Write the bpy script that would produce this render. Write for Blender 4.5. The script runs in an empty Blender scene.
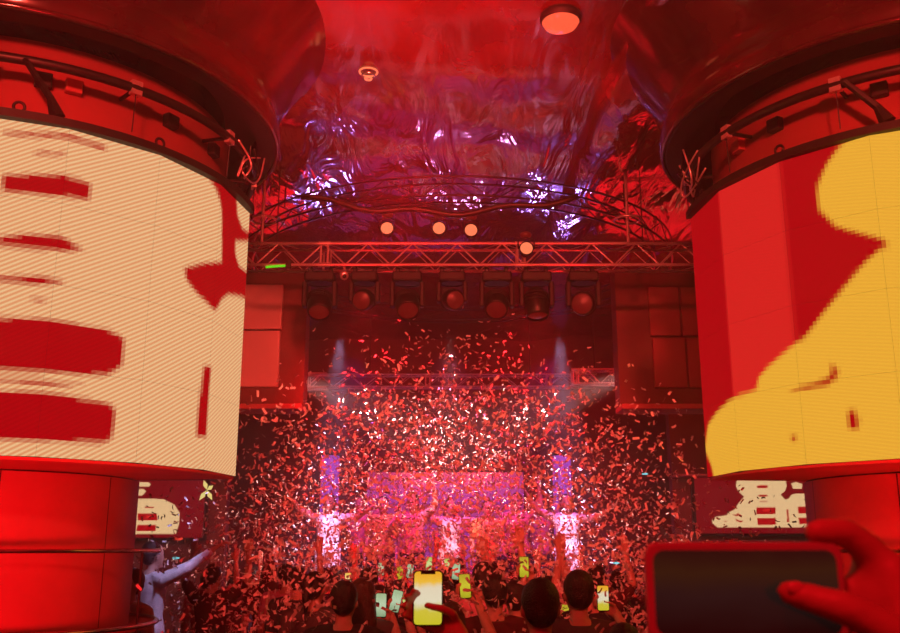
import bpy, bmesh, math, random
import numpy as np
from mathutils import Vector, Matrix
random.seed(7); rng = np.random.default_rng(7)
PI = math.pi
S = bpy.context.scene
C = S.collection

# ------------------------------------------------------------------ camera, world, lights, exposure
cam_d = bpy.data.cameras.new('camera'); cam = bpy.data.objects.new('camera', cam_d); C.objects.link(cam)
cam_d.sensor_width = 36; cam_d.lens = 36*937.16/900; cam_d.clip_start = .05; cam_d.clip_end = 200
cam.location = (0, 0, 2.1); cam.rotation_euler = (PI/2+.24175, 0, 0)
cam_d.dof.use_dof = True; cam_d.dof.focus_distance = 10; cam_d.dof.aperture_fstop = 9
S.camera = cam
S.view_settings.view_transform = 'Standard'; S.view_settings.look = 'None'
S.view_settings.exposure = 0; S.view_settings.gamma = 1; S.view_settings.use_curve_mapping = False
S.cycles.use_denoising = True; S.cycles.max_bounces = 6; S.cycles.diffuse_bounces = 3; S.cycles.glossy_bounces = 4
S.cycles.sample_clamp_indirect = 4; S.cycles.caustics_reflective = False; S.cycles.caustics_refractive = False
W = bpy.data.worlds.new('world'); S.world = W; W.use_nodes = True
W.node_tree.nodes['Background'].inputs[0].default_value = (1, .004, .009, 1)
W.node_tree.nodes['Background'].inputs[1].default_value = .32
RED = (1, .008, .015); WASH = (1, .07, .045)
def lamp(name, kind, loc, col, power, target=None, size=.1, spot=60, blend=.6):
    d = bpy.data.lights.new(name, kind); d.color = col; d.energy = power
    if kind == 'SPOT': d.spot_size = math.radians(spot); d.spot_blend = blend; d.shadow_soft_size = size
    elif kind == 'AREA': d.size = size
    else: d.shadow_soft_size = size
    o = bpy.data.objects.new(name, d); C.objects.link(o); o.location = loc
    if target: o.rotation_euler = (Vector(target)-Vector(loc)).to_track_quat('-Z', 'Y').to_euler()
    return o
# added red wash lamps, out of view behind and above the camera
lamp('added_red_wash', 'SPOT', (-1.1, -1.8, 5.3), WASH, 3200, (-.9, 10, 4.1), .3, 46, .8)
lamp('added_red_wash', 'SPOT', (1.1, -1.8, 5.3), WASH, 3200, (.9, 10, 4.1), .3, 46, .8)
lamp('added_hand_fill', 'SPOT', (-.9, -1.2, 5.4), RED, 420, (.3, 1.6, 1.8), .3, 70, .8)  # added to brighten the near hand and phone, no fixture there
# red flood over the dance floor, hung from the main truss
lamp('red_flood', 'SPOT', (-.9, 9.45, 4.8), RED, 680, (-.9, 12.8, 1.5), .2, 80, 1)
lamp('red_flood', 'SPOT', (.9, 9.45, 4.8), RED, 680, (.9, 12.8, 1.5), .2, 80, 1)
lamp('added_red_fill', 'POINT', (-2.6, 11.8, 4.9), RED, 75, None, .8)  # added red fill pair behind the bulkheads, lifts the dark haze
lamp('added_red_fill', 'POINT', (2.8, 11.8, 4.9), RED, 75, None, .8)
# added red lamp in mid-air that reddens the ceiling film
lamp('added_ceiling_fill', 'SPOT', (-.3, 4.4, 3.6), RED, 1700, (-.25, 6.5, 6.0), .3, 70, 1)
# added lamps without fixtures that brighten the columns and the pale side panel
for cx, cy, s in ((-3.08, 6.43, 1), (3.40, 6.48, -1)):
    lamp('added_column_fill', 'SPOT', (cx+s*1.4, cy-3.4, 3.6), RED, 85, (cx+s*.6, cy-1, 5.0), .25, 60, 1)
    lamp('added_column_fill', 'SPOT', (cx+s*1.2, cy-3.2, 1.5), RED, 430, (cx+s*.4, cy-.9, 2.35), .3, 80, 1)
lamp('added_panel_fill', 'SPOT', (-1.5, 8.3, 3.5), WASH, 130, (-2.6, 10.4, 4.3), .1, 50, .8)
# stage lights
lamp('follow_spot', 'SPOT', (-2.0, 11.3, 4.15), (1, .56, .5), 2000, (.05, 11.8, 3.35), .06, 36, .9)
lamp('follow_spot', 'SPOT', (2.2, 11.3, 4.15), (1, .56, .5), 2000, (.0, 11.8, 3.35), .06, 36, .9)
lamp('stage_key', 'SPOT', (-1.5, 12.5, 4.9), (.7, .56, 1), 1900, (-1.72, 13.3, 1.8), .06, 28, .7)
lamp('stage_key', 'SPOT', (1.5, 12.5, 4.9), (.7, .56, 1), 1900, (1.66, 13.3, 1.8), .06, 28, .7)
lamp('stage_center', 'SPOT', (0, 12.2, 4.9), (1, .72, .66), 900, (0, 13.9, 2.5), .06, 20, .8)
lamp('stage_purple', 'SPOT', (-1.5, 13.2, 4.8), (.45, .08, 1), 160, (-.5, 14.6, 1.6), .1, 80, .8)
lamp('stage_purple', 'SPOT', (1.5, 13.2, 4.8), (.45, .08, 1), 160, (.5, 14.6, 1.6), .1, 80, .8)
lamp('stage_pink', 'SPOT', (0, 12.6, 4.8), (1, .15, .35), 400, (0, 14.4, 2.0), .1, 70, .8)
# violet beams thrown from the back truss up into the crumpled film
lamp('violet_beam', 'SPOT', (-1.9, 12.4, 5.0), (.35, .22, 1), 85, (-1.15, 8.9, 6), .10, 20, .8)
lamp('violet_beam', 'SPOT', (.15, 12.4, 5.0), (.75, .25, .7), 45, (.2, 9.0, 6), .10, 26, .9)
lamp('violet_beam', 'SPOT', (1.5, 12.4, 5.0), (.42, .2, 1), 110, (1.0, 8.7, 6), .10, 26, .8)
lamp('side_blue', 'SPOT', (-1.9, 8.3, 3.3), (.6, .5, 1), 110, (-2.86, 9.3, 1.7), .06, 26, .7)

# ------------------------------------------------------------------ materials
def lin(r, g, b): return tuple(((c/255)/12.92 if c/255 <= .04045 else ((c/255+.055)/1.055)**2.4) for c in (r, g, b))
def mat(name, col, rough=.6, metal=0, var=.15, scale=6, bump=0, bscale=30, spec=.5, coat=0):
    m = bpy.data.materials.new(name); m.use_nodes = True; nt = m.node_tree; b = nt.nodes['Principled BSDF']
    b.inputs['Roughness'].default_value = rough; b.inputs['Metallic'].default_value = metal
    b.inputs['Specular IOR Level'].default_value = spec; b.inputs['Coat Weight'].default_value = coat; b.inputs['Coat Roughness'].default_value = .08
    tc = nt.nodes.new('ShaderNodeTexCoord'); n = nt.nodes.new('ShaderNodeTexNoise'); n.inputs['Scale'].default_value = scale; n.inputs['Detail'].default_value = 5
    nt.links.new(tc.outputs['Object'], n.inputs['Vector'])
    r = nt.nodes.new('ShaderNodeValToRGB')
    r.color_ramp.elements[0].position = .3; r.color_ramp.elements[1].position = .7
    r.color_ramp.elements[0].color = (*[max(0, c*(1-var)) for c in col], 1); r.color_ramp.elements[1].color = (*[min(1, c*(1+var)) for c in col], 1)
    nt.links.new(n.outputs['Fac'], r.inputs['Fac']); nt.links.new(r.outputs['Color'], b.inputs['Base Color'])
    if bump:
        n2 = nt.nodes.new('ShaderNodeTexNoise'); n2.inputs['Scale'].default_value = bscale; n2.inputs['Detail'].default_value = 3
        nt.links.new(tc.outputs['Object'], n2.inputs['Vector'])
        bp = nt.nodes.new('ShaderNodeBump'); bp.inputs['Strength'].default_value = bump; bp.inputs['Distance'].default_value = .02
        nt.links.new(n2.outputs['Fac'], bp.inputs['Height']); nt.links.new(bp.outputs['Normal'], b.inputs['Normal'])
    return m
def emit(name, col, strength=1.0, rough=.25, var=.06):
    m = mat(name, (.03, .03, .03), rough); nt = m.node_tree; b = nt.nodes['Principled BSDF']
    n = nt.nodes.new('ShaderNodeTexNoise'); n.inputs['Scale'].default_value = 25
    r = nt.nodes.new('ShaderNodeValToRGB'); r.color_ramp.elements[0].color = (*[c*(1-var) for c in col], 1); r.color_ramp.elements[1].color = (*[c*(1+var) for c in col], 1)
    tc = nt.nodes.new('ShaderNodeTexCoord'); nt.links.new(tc.outputs['Object'], n.inputs['Vector'])
    nt.links.new(n.outputs['Fac'], r.inputs['Fac']); nt.links.new(r.outputs['Color'], b.inputs['Emission Color'])
    b.inputs['Emission Strength'].default_value = strength
    return m
def led_mat(name, ku, kv, depth):
    """LED tiles: picture from the mesh's colour attribute, fine rows of diodes from the UV map (metres)."""
    m = bpy.data.materials.new(name); m.use_nodes = True; nt = m.node_tree; b = nt.nodes['Principled BSDF']
    b.inputs['Base Color'].default_value = (.008, .008, .008, 1); b.inputs['Roughness'].default_value = .8; b.inputs['Specular IOR Level'].default_value = .1
    at = nt.nodes.new('ShaderNodeVertexColor'); at.layer_name = 'Col'
    uv = nt.nodes.new('ShaderNodeUVMap'); uv.uv_map = 'UV'
    dot = nt.nodes.new('ShaderNodeVectorMath'); dot.operation = 'DOT_PRODUCT'; dot.inputs[1].default_value = (ku, kv, 0)
    nt.links.new(uv.outputs['UV'], dot.inputs[0])
    sn = nt.nodes.new('ShaderNodeMath'); sn.operation = 'SINE'; nt.links.new(dot.outputs['Value'], sn.inputs[0])
    mr = nt.nodes.new('ShaderNodeMapRange'); mr.inputs['From Min'].default_value = -1; mr.inputs['From Max'].default_value = 1
    nt.links.new(sn.outputs[0], mr.inputs['Value'])
    mx = nt.nodes.new('ShaderNodeMix'); mx.data_type = 'RGBA'; mx.blend_type = 'MULTIPLY'
    mx.inputs['B'].default_value = (1-depth*.25, 1-depth, 1-depth*1.15, 1)
    nt.links.new(mr.outputs['Result'], mx.inputs['Factor']); nt.links.new(at.outputs['Color'], mx.inputs['A'])
    nt.links.new(mx.outputs['Result'], b.inputs['Emission Color']); b.inputs['Emission Strength'].default_value = 1
    return m
M = {}
M['plaster'] = mat('painted_plaster', (.50, .11, .12), .55, 0, .12, 3, .12, 40)
M['plaster2'] = mat('pale_plaster', (.42, .07, .08), .5, 0, .1, 2.5, .1, 50)
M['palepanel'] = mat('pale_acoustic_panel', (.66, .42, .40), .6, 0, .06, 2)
M['black'] = mat('black_paint', (.014, .012, .012), .6, 0, .2, 8)
M['blackmetal'] = mat('black_metal', (.02, .017, .017), .42, .2, .2, 12)
M['gloss'] = mat('gloss_black_lacquer', (.06, .014, .016), .14, 0, .3, 4, .05, 6, .7, .6)
M['darkwall'] = mat('dark_wall_paint', (.17, .03, .035), .6, 0, .25, 2, .15, 25)
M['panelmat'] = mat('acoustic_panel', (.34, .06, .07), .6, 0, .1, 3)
M['floor'] = mat('dance_floor', (.06, .055, .055), .25, 0, .2, 3)
M['alu'] = mat('truss_aluminium', (.80, .70, .66), .32, .7, .12, 20)
M['chrome'] = mat('chrome', (.8, .8, .8), .12, 1, .05, 10)
M['skin'] = mat('skin', (.56, .33, .25), .5, 0, .12, 12, .05, 120)
M['skin2'] = mat('tan_skin', (.42, .24, .17), .5, 0, .12, 12, .05, 120)
M['nail'] = mat('fingernail', (.7, .45, .4), .25, 0, .05, 30)
M['hair'] = mat('dark_hair', (.02, .014, .012), .38, 0, .4, 40, .5, 120)
M['hair2'] = mat('brown_hair', (.055, .028, .018), .38, 0, .4, 40, .5, 120)
CLO = {k: mat(k+'_cloth', v, .8, 0, .15, 20, .15, 60) for k, v in dict(black=(.03, .03, .035), maroon=(.09, .015, .018), grey=(.08, .08, .085), navy=(.03, .04, .1), cream=(.62, .56, .5), white=(.8, .78, .8), pink=(.6, .25, .35), denim=(.06, .09, .16), gold=(.6, .42, .15)).items()}
M['paper'] = mat('confetti_paper', (.78, .76, .74), .6, 0, .08, 5)
M['eye'] = mat('eye_dark', (.02, .015, .015), .2); M['lip'] = mat('lip', (.35, .1, .1), .4)
M['red_lens'] = emit('red_lens', lin(120, 6, 6), .55, .4)
M['globe'] = emit('orange_lens', lin(255, 128, 86), 1.15)
M['disc'] = emit('red_lamp_diffuser', lin(255, 96, 62), 1.05)
M['purple'] = emit('purple_pillar_light', lin(170, 70, 200), .9)
M['green'] = emit('green_led', lin(90, 220, 30), 1.0)
M['cyan'] = emit('cyan_led', lin(120, 230, 240), 1.0)
M['gold'] = emit('gold_foil_added_glow', lin(240, 220, 130), .9)  # emission put into the foil so that it looks lit
M['phone_body'] = mat('phone_body', (.02, .02, .022), .25, .2, .1, 30)
M['phone_case'] = mat('pale_phone_case', (.5, .42, .42), .45, 0, .05, 30)
def film():
    m = mat('stretched_black_film', (.13, .010, .016), .14, 0, .35, 1.2, 0, 1, .8, .5); nt = m.node_tree; b = nt.nodes['Principled BSDF']
    tc = nt.nodes.new('ShaderNodeTexCoord')
    w = nt.nodes.new('ShaderNodeTexNoise'); w.inputs['Scale'].default_value = 1.1; w.inputs['Detail'].default_value = 3; w.inputs['Distortion'].default_value = 1.2
    mp = nt.nodes.new('ShaderNodeMapping'); mp.inputs['Scale'].default_value = (2.6, .8, 1); mp.inputs['Rotation'].default_value = (0, 0, .5)
    nt.links.new(tc.outputs['Object'], mp.inputs['Vector']); nt.links.new(mp.outputs['Vector'], w.inputs['Vector'])
    bp = nt.nodes.new('ShaderNodeBump'); bp.inputs['Distance'].default_value = .16
    sp = nt.nodes.new('ShaderNodeSeparateXYZ'); nt.links.new(tc.outputs['Object'], sp.inputs[0])
    mr = nt.nodes.new('ShaderNodeMapRange'); mr.inputs['From Min'].default_value = 6.5; mr.inputs['From Max'].default_value = 10; mr.inputs['To Min'].default_value = .06; mr.inputs['To Max'].default_value = .6
    nt.links.new(sp.outputs['Y'], mr.inputs['Value']); nt.links.new(mr.outputs['Result'], bp.inputs['Strength'])
    nt.links.new(w.outputs['Fac'], bp.inputs['Height']); nt.links.new(bp.outputs['Normal'], b.inputs['Normal']); nt.links.new(bp.outputs['Normal'], b.inputs['Coat Normal'])
    return m
M['film'] = film()
def screen_mat(name, stops, strength=1.0):
    m = bpy.data.materials.new(name); m.use_nodes = True; nt = m.node_tree; b = nt.nodes['Principled BSDF']
    b.inputs['Base Color'].default_value = (.01, .01, .01, 1); b.inputs['Roughness'].default_value = .15
    tc = nt.nodes.new('ShaderNodeTexCoord'); sp = nt.nodes.new('ShaderNodeSeparateXYZ'); nt.links.new(tc.outputs['Generated'], sp.inputs[0])
    n = nt.nodes.new('ShaderNodeTexNoise'); n.inputs['Scale'].default_value = 3; nt.links.new(tc.outputs['Generated'], n.inputs['Vector'])
    ad = nt.nodes.new('ShaderNodeMath'); ad.operation = 'MULTIPLY_ADD'; ad.inputs[1].default_value = .25; nt.links.new(n.outputs['Fac'], ad.inputs[0]); nt.links.new(sp.outputs['Z'], ad.inputs[2])
    sb = nt.nodes.new('ShaderNodeMath'); sb.operation = 'SUBTRACT'; sb.inputs[1].default_value = .125; nt.links.new(ad.outputs[0], sb.inputs[0])
    r = nt.nodes.new('ShaderNodeValToRGB'); els = r.color_ramp.elements
    els[0].position = stops[0][0]; els[0].color = (*lin(*stops[0][1]), 1); els[1].position = stops[-1][0]; els[1].color = (*lin(*stops[-1][1]), 1)
    for p, c in stops[1:-1]: e = els.new(p); e.color = (*lin(*c), 1)
    nt.links.new(sb.outputs[0], r.inputs['Fac']); nt.links.new(r.outputs['Color'], b.inputs['Emission Color']); b.inputs['Emission Strength'].default_value = strength
    return m
SCR = [screen_mat('phone_screen_yellow', [(0, (200, 190, 40)), (.25, (205, 190, 60)), (.42, (225, 215, 185)), (.68, (225, 210, 180)), (.82, (235, 185, 60)), (1, (235, 165, 40))]),
       screen_mat('phone_screen_green', [(0, (150, 170, 90)), (.5, (215, 225, 150)), (1, (185, 195, 80))]),
       screen_mat('phone_screen_pale', [(0, (130, 160, 120)), (.5, (190, 210, 175)), (1, (160, 185, 140))]),
       screen_mat('phone_screen_amber', [(0, (170, 165, 30)), (.5, (205, 195, 50)), (1, (180, 160, 40))]),
       screen_mat('phone_screen_dark', [(0, (14, 5, 4)), (.45, (30, 20, 18)), (.75, (44, 26, 12)), (1, (34, 14, 10))])]
M['stage_screen'] = screen_mat('stage_screen_glow', [(0, (150, 50, 160)), (.5, (170, 60, 150)), (1, (160, 45, 110))], 1.0)

# ------------------------------------------------------------------ mesh helpers
class MB:
    def __init__(s): s.v = []; s.f = []
    def add(s, v, f): o = len(s.v); s.v += [tuple(p) for p in v]; s.f += [tuple(i+o for i in q) for q in f]; return s
    def box(s, x0, x1, y0, y1, z0, z1):
        return s.add([(x, y, z) for x in (x0, x1) for y in (y0, y1) for z in (z0, z1)], [(0, 1, 3, 2), (4, 6, 7, 5), (0, 4, 5, 1), (2, 3, 7, 6), (0, 2, 6, 4), (1, 5, 7, 3)])
    def lathe(s, prof, n=48, a0=0, a1=2*PI, axis='z', closed=False):
        full = abs(a1-a0-2*PI) < 1e-6; m = n if full else n+1; k = len(prof); v = []
        for i in range(m):
            a = a0+(a1-a0)*i/n; c, sn = math.cos(a), math.sin(a)
            for r, z in prof:
                v.append((r*c, r*sn, z) if axis == 'z' else ((r*c, z, r*sn) if axis == 'y' else (z, r*c, r*sn)))
        f = []
        for i in range(n):
            j = (i+1) % m
            for q in range(k if closed else k-1):
                q2 = (q+1) % k; f.append((i*k+q, j*k+q, j*k+q2, i*k+q2))
        return s.add(v, f)
    def tube(s, pts, r, n=8, cap=True):
        pts = [Vector(p) for p in pts]; rs = r if isinstance(r, (list, tuple)) else [r]*len(pts); v = []; up = None
        for i, p in enumerate(pts):
            t = (pts[min(i+1, len(pts)-1)]-pts[max(i-1, 0)]).normalized()
            if up is None: up = t.orthogonal().normalized()
            up = (up-t*up.dot(t)).normalized(); sd = t.cross(up)
            for k in range(n): a = 2*PI*k/n; v.append(p+(up*math.cos(a)+sd*math.sin(a))*rs[i])
        f = [(i*n+k, i*n+(k+1) % n, (i+1)*n+(k+1) % n, (i+1)*n+k) for i in range(len(pts)-1) for k in range(n)]
        if cap: f += [tuple(range(n))[::-1], tuple(range((len(pts)-1)*n, len(pts)*n))]
        return s.add(v, f)
    def cap(s, p0, p1, r0, r1, n=10):       # tapered capsule
        p0, p1 = Vector(p0), Vector(p1); d = p1-p0; L = d.length
        if L < 1e-6: d = Vector((0, 0, 1)); L = 1e-6; p1 = p0+d*L
        d.normalize(); pts = []; rs = []
        for a in (-88, -60, -30, 0): pts.append(p0+d*r0*math.sin(math.radians(a))); rs.append(r0*math.cos(math.radians(a)))
        for a in (0, 30, 60, 88): pts.append(p1+d*r1*math.sin(math.radians(a))); rs.append(r1*math.cos(math.radians(a)))
        return s.tube(pts, rs, n)
    def chain(s, pts, rs):
        for i in range(len(pts)-1): s.cap(pts[i], pts[i+1], rs[i], rs[i+1])
        return s
    def loft(s, rings, n=20):               # rings: (cx, cy, z, rx, ry)
        v = [(cx+rx*math.cos(2*PI*k/n), cy+ry*math.sin(2*PI*k/n), z) for cx, cy, z, rx, ry in rings for k in range(n)]
        f = [(i*n+k, i*n+(k+1) % n, (i+1)*n+(k+1) % n, (i+1)*n+k) for i in range(len(rings)-1) for k in range(n)]
        f += [tuple(range(n))[::-1], tuple(range((len(rings)-1)*n, len(rings)*n))]
        return s.add(v, f)
    def sphere(s, c, r, sx=1, sy=1, sz=1, n=14):
        rings = [(c[0], c[1], c[2]+r*sz*math.sin(a), r*sx*math.cos(a)+1e-4, r*sy*math.cos(a)+1e-4) for a in [math.radians(t) for t in (-88, -65, -40, -20, 0, 20, 40, 65, 88)]]
        return s.loft(rings, n)
    def mesh(s, name, m, smooth=False, recalc=True):
        me = bpy.data.meshes.new(name); me.from_pydata(s.v, [], s.f)
        if recalc:
            b = bmesh.new(); b.from_mesh(me); bmesh.ops.recalc_face_normals(b, faces=b.faces); b.to_mesh(me); b.free()
        if m: me.materials.append(m)
        if smooth: me.shade_smooth()
        return me
    def build(s, name, m, parent=None, smooth=False, loc=None):
        return link(name, s.mesh(name, m, smooth), parent, loc)
def link(name, me, parent=None, loc=None, rot=None):
    o = bpy.data.objects.new(name, me); C.objects.link(o)
    if parent: o.parent = parent
    if loc is not None: o.location = loc
    if rot is not None: o.rotation_euler = rot
    return o
def tag(o, label=None, cat=None, group=None, kind=None):
    if label: o['label'] = label
    if cat: o['category'] = cat
    if group: o['group'] = group
    if kind: o['kind'] = kind
    return o
def thing(name, label, cat, loc=(0, 0, 0), rz=0, group=None):
    o = bpy.data.objects.new(name, None); C.objects.link(o); o.location = loc; o.rotation_euler = (0, 0, rz); o.empty_display_size = .1
    return tag(o, label, cat, group)
def bevel(o, w=.01, seg=2):
    b = o.modifiers.new('bevel', 'BEVEL'); b.width = w; b.segments = seg; b.limit_method = 'ANGLE'; return o
def copy_tree(o, parent=None):
    c = o.copy(); C.objects.link(c); c.parent = parent
    for ch in o.children: copy_tree(ch, c)
    return c
_rods = {}
def rod(name, p0, p1, r, m, parent):
    if m.name not in _rods: _rods[m.name] = MB().lathe([(0.001, 0), (1, 0), (1, 1), (.001, 1)], 8).mesh('rod_'+m.name, m, False)
    p0, p1 = Vector(p0), Vector(p1); d = p1-p0
    o = link(name, _rods[m.name], parent); o.location = p0; o.rotation_mode = 'QUATERNION'; o.rotation_quaternion = d.to_track_quat('Z', 'Y'); o.scale = (r, r, d.length)
    return o
def ring(R, r, n=72, m=8, z=0): return MB().lathe([(R+r*math.cos(2*PI*k/m), z+r*math.sin(2*PI*k/m)) for k in range(m)], n, closed=True)

FZ = .2                                     # dance floor level
CL, CR = (-3.079, 6.431), (3.401, 6.482)    # the two columns
DR, DB, DT = 1.6, 2.574, 4.498              # drum radius, bottom, top
CEIL = 6.0

# ------------------------------------------------------------------ room
tag(MB().box(-7.2, 7.2, -3, 17.4, FZ-.2, FZ).build('floor', M['floor']), 'dark glossy dance floor under the crowd', kind='structure')
tag(MB().box(-7.2, 7.2, 17.2, 17.4, FZ, CEIL+.3).build('wall_back', M['darkwall']), 'dark wall behind the stage', kind='structure')
tag(MB().box(-7.4, -7.2, -3, 17.4, FZ, CEIL+.3).build('wall_left', M['darkwall']), 'dark left wall of the club', kind='structure')
tag(MB().box(7.2, 7.4, -3, 17.4, FZ, CEIL+.3).build('wall_right', M['darkwall']), 'dark right wall of the club', kind='structure')
# ceiling of stretched film: slack and crumpled towards the stage
nx, ny = 150, 190
X, Y = np.meshgrid(np.linspace(-7.2, 7.2, nx), np.linspace(-3, 17.3, ny), indexing='ij')
Z = np.zeros_like(X); ph = rng.uniform(0, 6.28, 40); k = 0
for f, a in ((.9, .034), (1.7, .022), (3.1, .010)):
    for t in range(4):
        d = rng.uniform(0, PI); Z += a*(1-2*np.abs(np.sin(f*(X*math.cos(d)+Y*math.sin(d))+ph[k]+.8*np.sin(.7*X+ph[k+1])))); k += 1
Z *= np.clip((Y-5.5)/4.5, .10, 1)
V = np.stack([X, Y, CEIL+Z], -1).reshape(-1, 3).tolist()
Fc = [(i*ny+j, (i+1)*ny+j, (i+1)*ny+j+1, i*ny+j+1) for i in range(nx-1) for j in range(ny-1)]
tag(MB().add(V, Fc).build('ceiling', M['film'], None, True), 'ceiling of crumpled glossy black film', kind='structure')

# hanging fascias at both sides of the stage opening
def fascia(name, x0, x1, side):
    o = tag(MB().box(x0, x1, 10.5, 10.8, 3.66, 5.25).build(name, M['darkwall']), 'dark hanging bulkhead wall at the %s of the stage opening' % side, kind='structure')
    l = bevel(MB().box(x0, x1, 10.38, 10.82, 3.60, 3.66).build('ledge', M['plaster'], o), .01)
    return o
fl = fascia('wall_fascia_left', -7.2, -1.66, 'left'); fr = fascia('wall_fascia_right', 1.92, 7.2, 'right')
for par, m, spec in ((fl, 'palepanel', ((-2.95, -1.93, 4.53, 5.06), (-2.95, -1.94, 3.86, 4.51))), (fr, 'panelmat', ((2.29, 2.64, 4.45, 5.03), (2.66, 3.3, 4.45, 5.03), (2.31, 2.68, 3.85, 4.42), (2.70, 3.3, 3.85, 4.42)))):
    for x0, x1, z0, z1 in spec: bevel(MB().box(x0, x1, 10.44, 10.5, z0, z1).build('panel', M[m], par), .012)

# ------------------------------------------------------------------ columns with LED drums
LEFT = [
    ('r', [(-26.8, 4.56), (-19.8, 4.438), (-16.6, 4.306), (-14.7, 3.963), (-22.5, 3.892), (-28.4, 3.813), (-27.2, 3.743), (-24.4, 3.691), (-17.4, 3.605), (-15.3, 3.646), (-13.6, 3.707), (-9.4, 3.779), (-1.9, 3.822), (30, 3.888), (30, 4.56)]),
    ('c', [(-7.9, 4.52), (9, 4.583), (14, 4.371), (-2.6, 4.32), (-6.4, 4.379)]),
    ('c', [(-6.8, 4.183), (8, 4.319), (14.0, 4.034), (-3.4, 4.03), (-6.2, 4.086)]),
    ('r', [(-20.0, 3.225), (-17.2, 3.233), (-17.6, 3.016), (-17.5, 2.781), (-21.0, 2.77), (-20.7, 3.004)]),
    ('r', [(-70.4, 4.401), (-58.8, 4.447), (-50.1, 4.434), (-50.5, 4.406), (-58.7, 4.416), (-70.3, 4.383)]),
    ('r', [(-64.1, 4.308), (-58.4, 4.33), (-58.5, 4.31), (-64.0, 4.296)]),
    ('r', [(-69.6, 4.142), (-58.9, 4.19), (-52.7, 4.18), (-52.7, 4.073), (-59.4, 4.058), (-69.3, 4.042)]),
    ('r', [(-70, 3.765), (-65.1, 3.803), (-57.7, 3.825), (-52.6, 3.768), (-57.4, 3.731), (-70, 3.73)]),
    ('r', [(-70, 3.548), (-60.6, 3.57), (-56.4, 3.564), (-56.0, 3.548), (-60.4, 3.529), (-70, 3.52)]),
    ('r', [(-62.9, 3.434), (-58.3, 3.451), (-60.1, 3.43)]),
    ('r', [(-74, 3.311), (-57.9, 3.331), (-45.9, 3.322), (-42.7, 3.289), (-42.7, 3.123), (-45.5, 3.059), (-56.9, 3.034), (-74, 3.026)]),
    ('r', [(-68, 2.98), (-56.7, 2.99), (-50.0, 2.981), (-56.6, 2.963), (-68, 2.964)]),
    ('r', [(-74, 2.907), (-56.5, 2.924), (-44.6, 2.901), (-43.1, 2.865), (-43.3, 2.704), (-44.9, 2.673), (-55.6, 2.663), (-74, 2.658)]),
    ('r', [(-200, 2), (-105, 2), (-105, 5), (-200, 5)]), ('r', [(30, 2), (200, 2), (200, 5), (30, 5)]),
]
RIGHT = [
    ('l', [(-164.9, 2), (-144.4, 2), (-144.4, 5), (-164.9, 5)]),
    ('y', [(-125, 4.6), (-125.7, 4.522), (-128.2, 4.503), (-130.9, 4.459), (-134.0, 4.367), (-136.2, 4.254), (-136.6, 4.128), (-136.1, 4.085), (-133.2, 3.969), (-128.3, 3.894), (-123.7, 3.825), (-123.3, 3.781), (-124.8, 3.771), (-128.0, 3.714), (-132.4, 3.598), (-137.2, 3.47), (-142.3, 3.324), (-147.5, 3.263), (-153.4, 3.19), (-156.1, 3.139), (-157.1, 3.067), (-166.9, 3.043), (-175.5, 2.997), (-181.9, 2.931), (-185, 2.766), (-181.5, 2.653), (-179, 2.5), (-80, 2.5), (-80, 4.6)]),
    ('r', [(-148.9, 3.021), (-144.6, 3.028), (-138.6, 3.06), (-137.4, 3.091), (-137.4, 3.163), (-135.9, 3.103), (-136.3, 3.057), (-138.8, 3.019), (-144.6, 3.01)]),
    ('r', [(-134.7, 2.854), (-133.6, 2.874), (-132.7, 2.803), (-133.1, 2.747), (-134.8, 2.763)]),
    ('r', [(-148.1, 2.745), (-146.8, 2.753), (-146.4, 2.728), (-147.5, 2.713)]),
]
COLS = {'r': lin(176, 0, 14), 'c': lin(238, 197, 143), 'y': lin(238, 178, 56), 'l': lin(218, 34, 32)}
def inside(px, py, poly):
    res = np.zeros(px.shape, bool); n = len(poly)
    for i in range(n):
        x1, y1 = poly[i]; x2, y2 = poly[(i+1) % n]
        if y1 == y2: continue
        c = ((y1 > py) != (y2 > py)) & (px < (x2-x1)*(py-y1)/(y2-y1)+x1); res ^= c
    return res
def paint(U, Vv, base, polys, du, dv, spread=.8, n=4):
    """Average colour of each LED cell: picture polygons sampled n x n times per cell."""
    acc = np.zeros(U.shape+(3,))
    for i in range(n):
        for j in range(n):
            u = U+((i+.5)/n-.5)*du*spread*2; v = Vv+((j+.5)/n-.5)*dv*spread*2
            col = np.zeros(U.shape+(3,)); col[:] = COLS[base]
            for c, p in polys: col[inside(u, v, p)] = COLS[c]
            acc += col
    return acc/(n*n)
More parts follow.
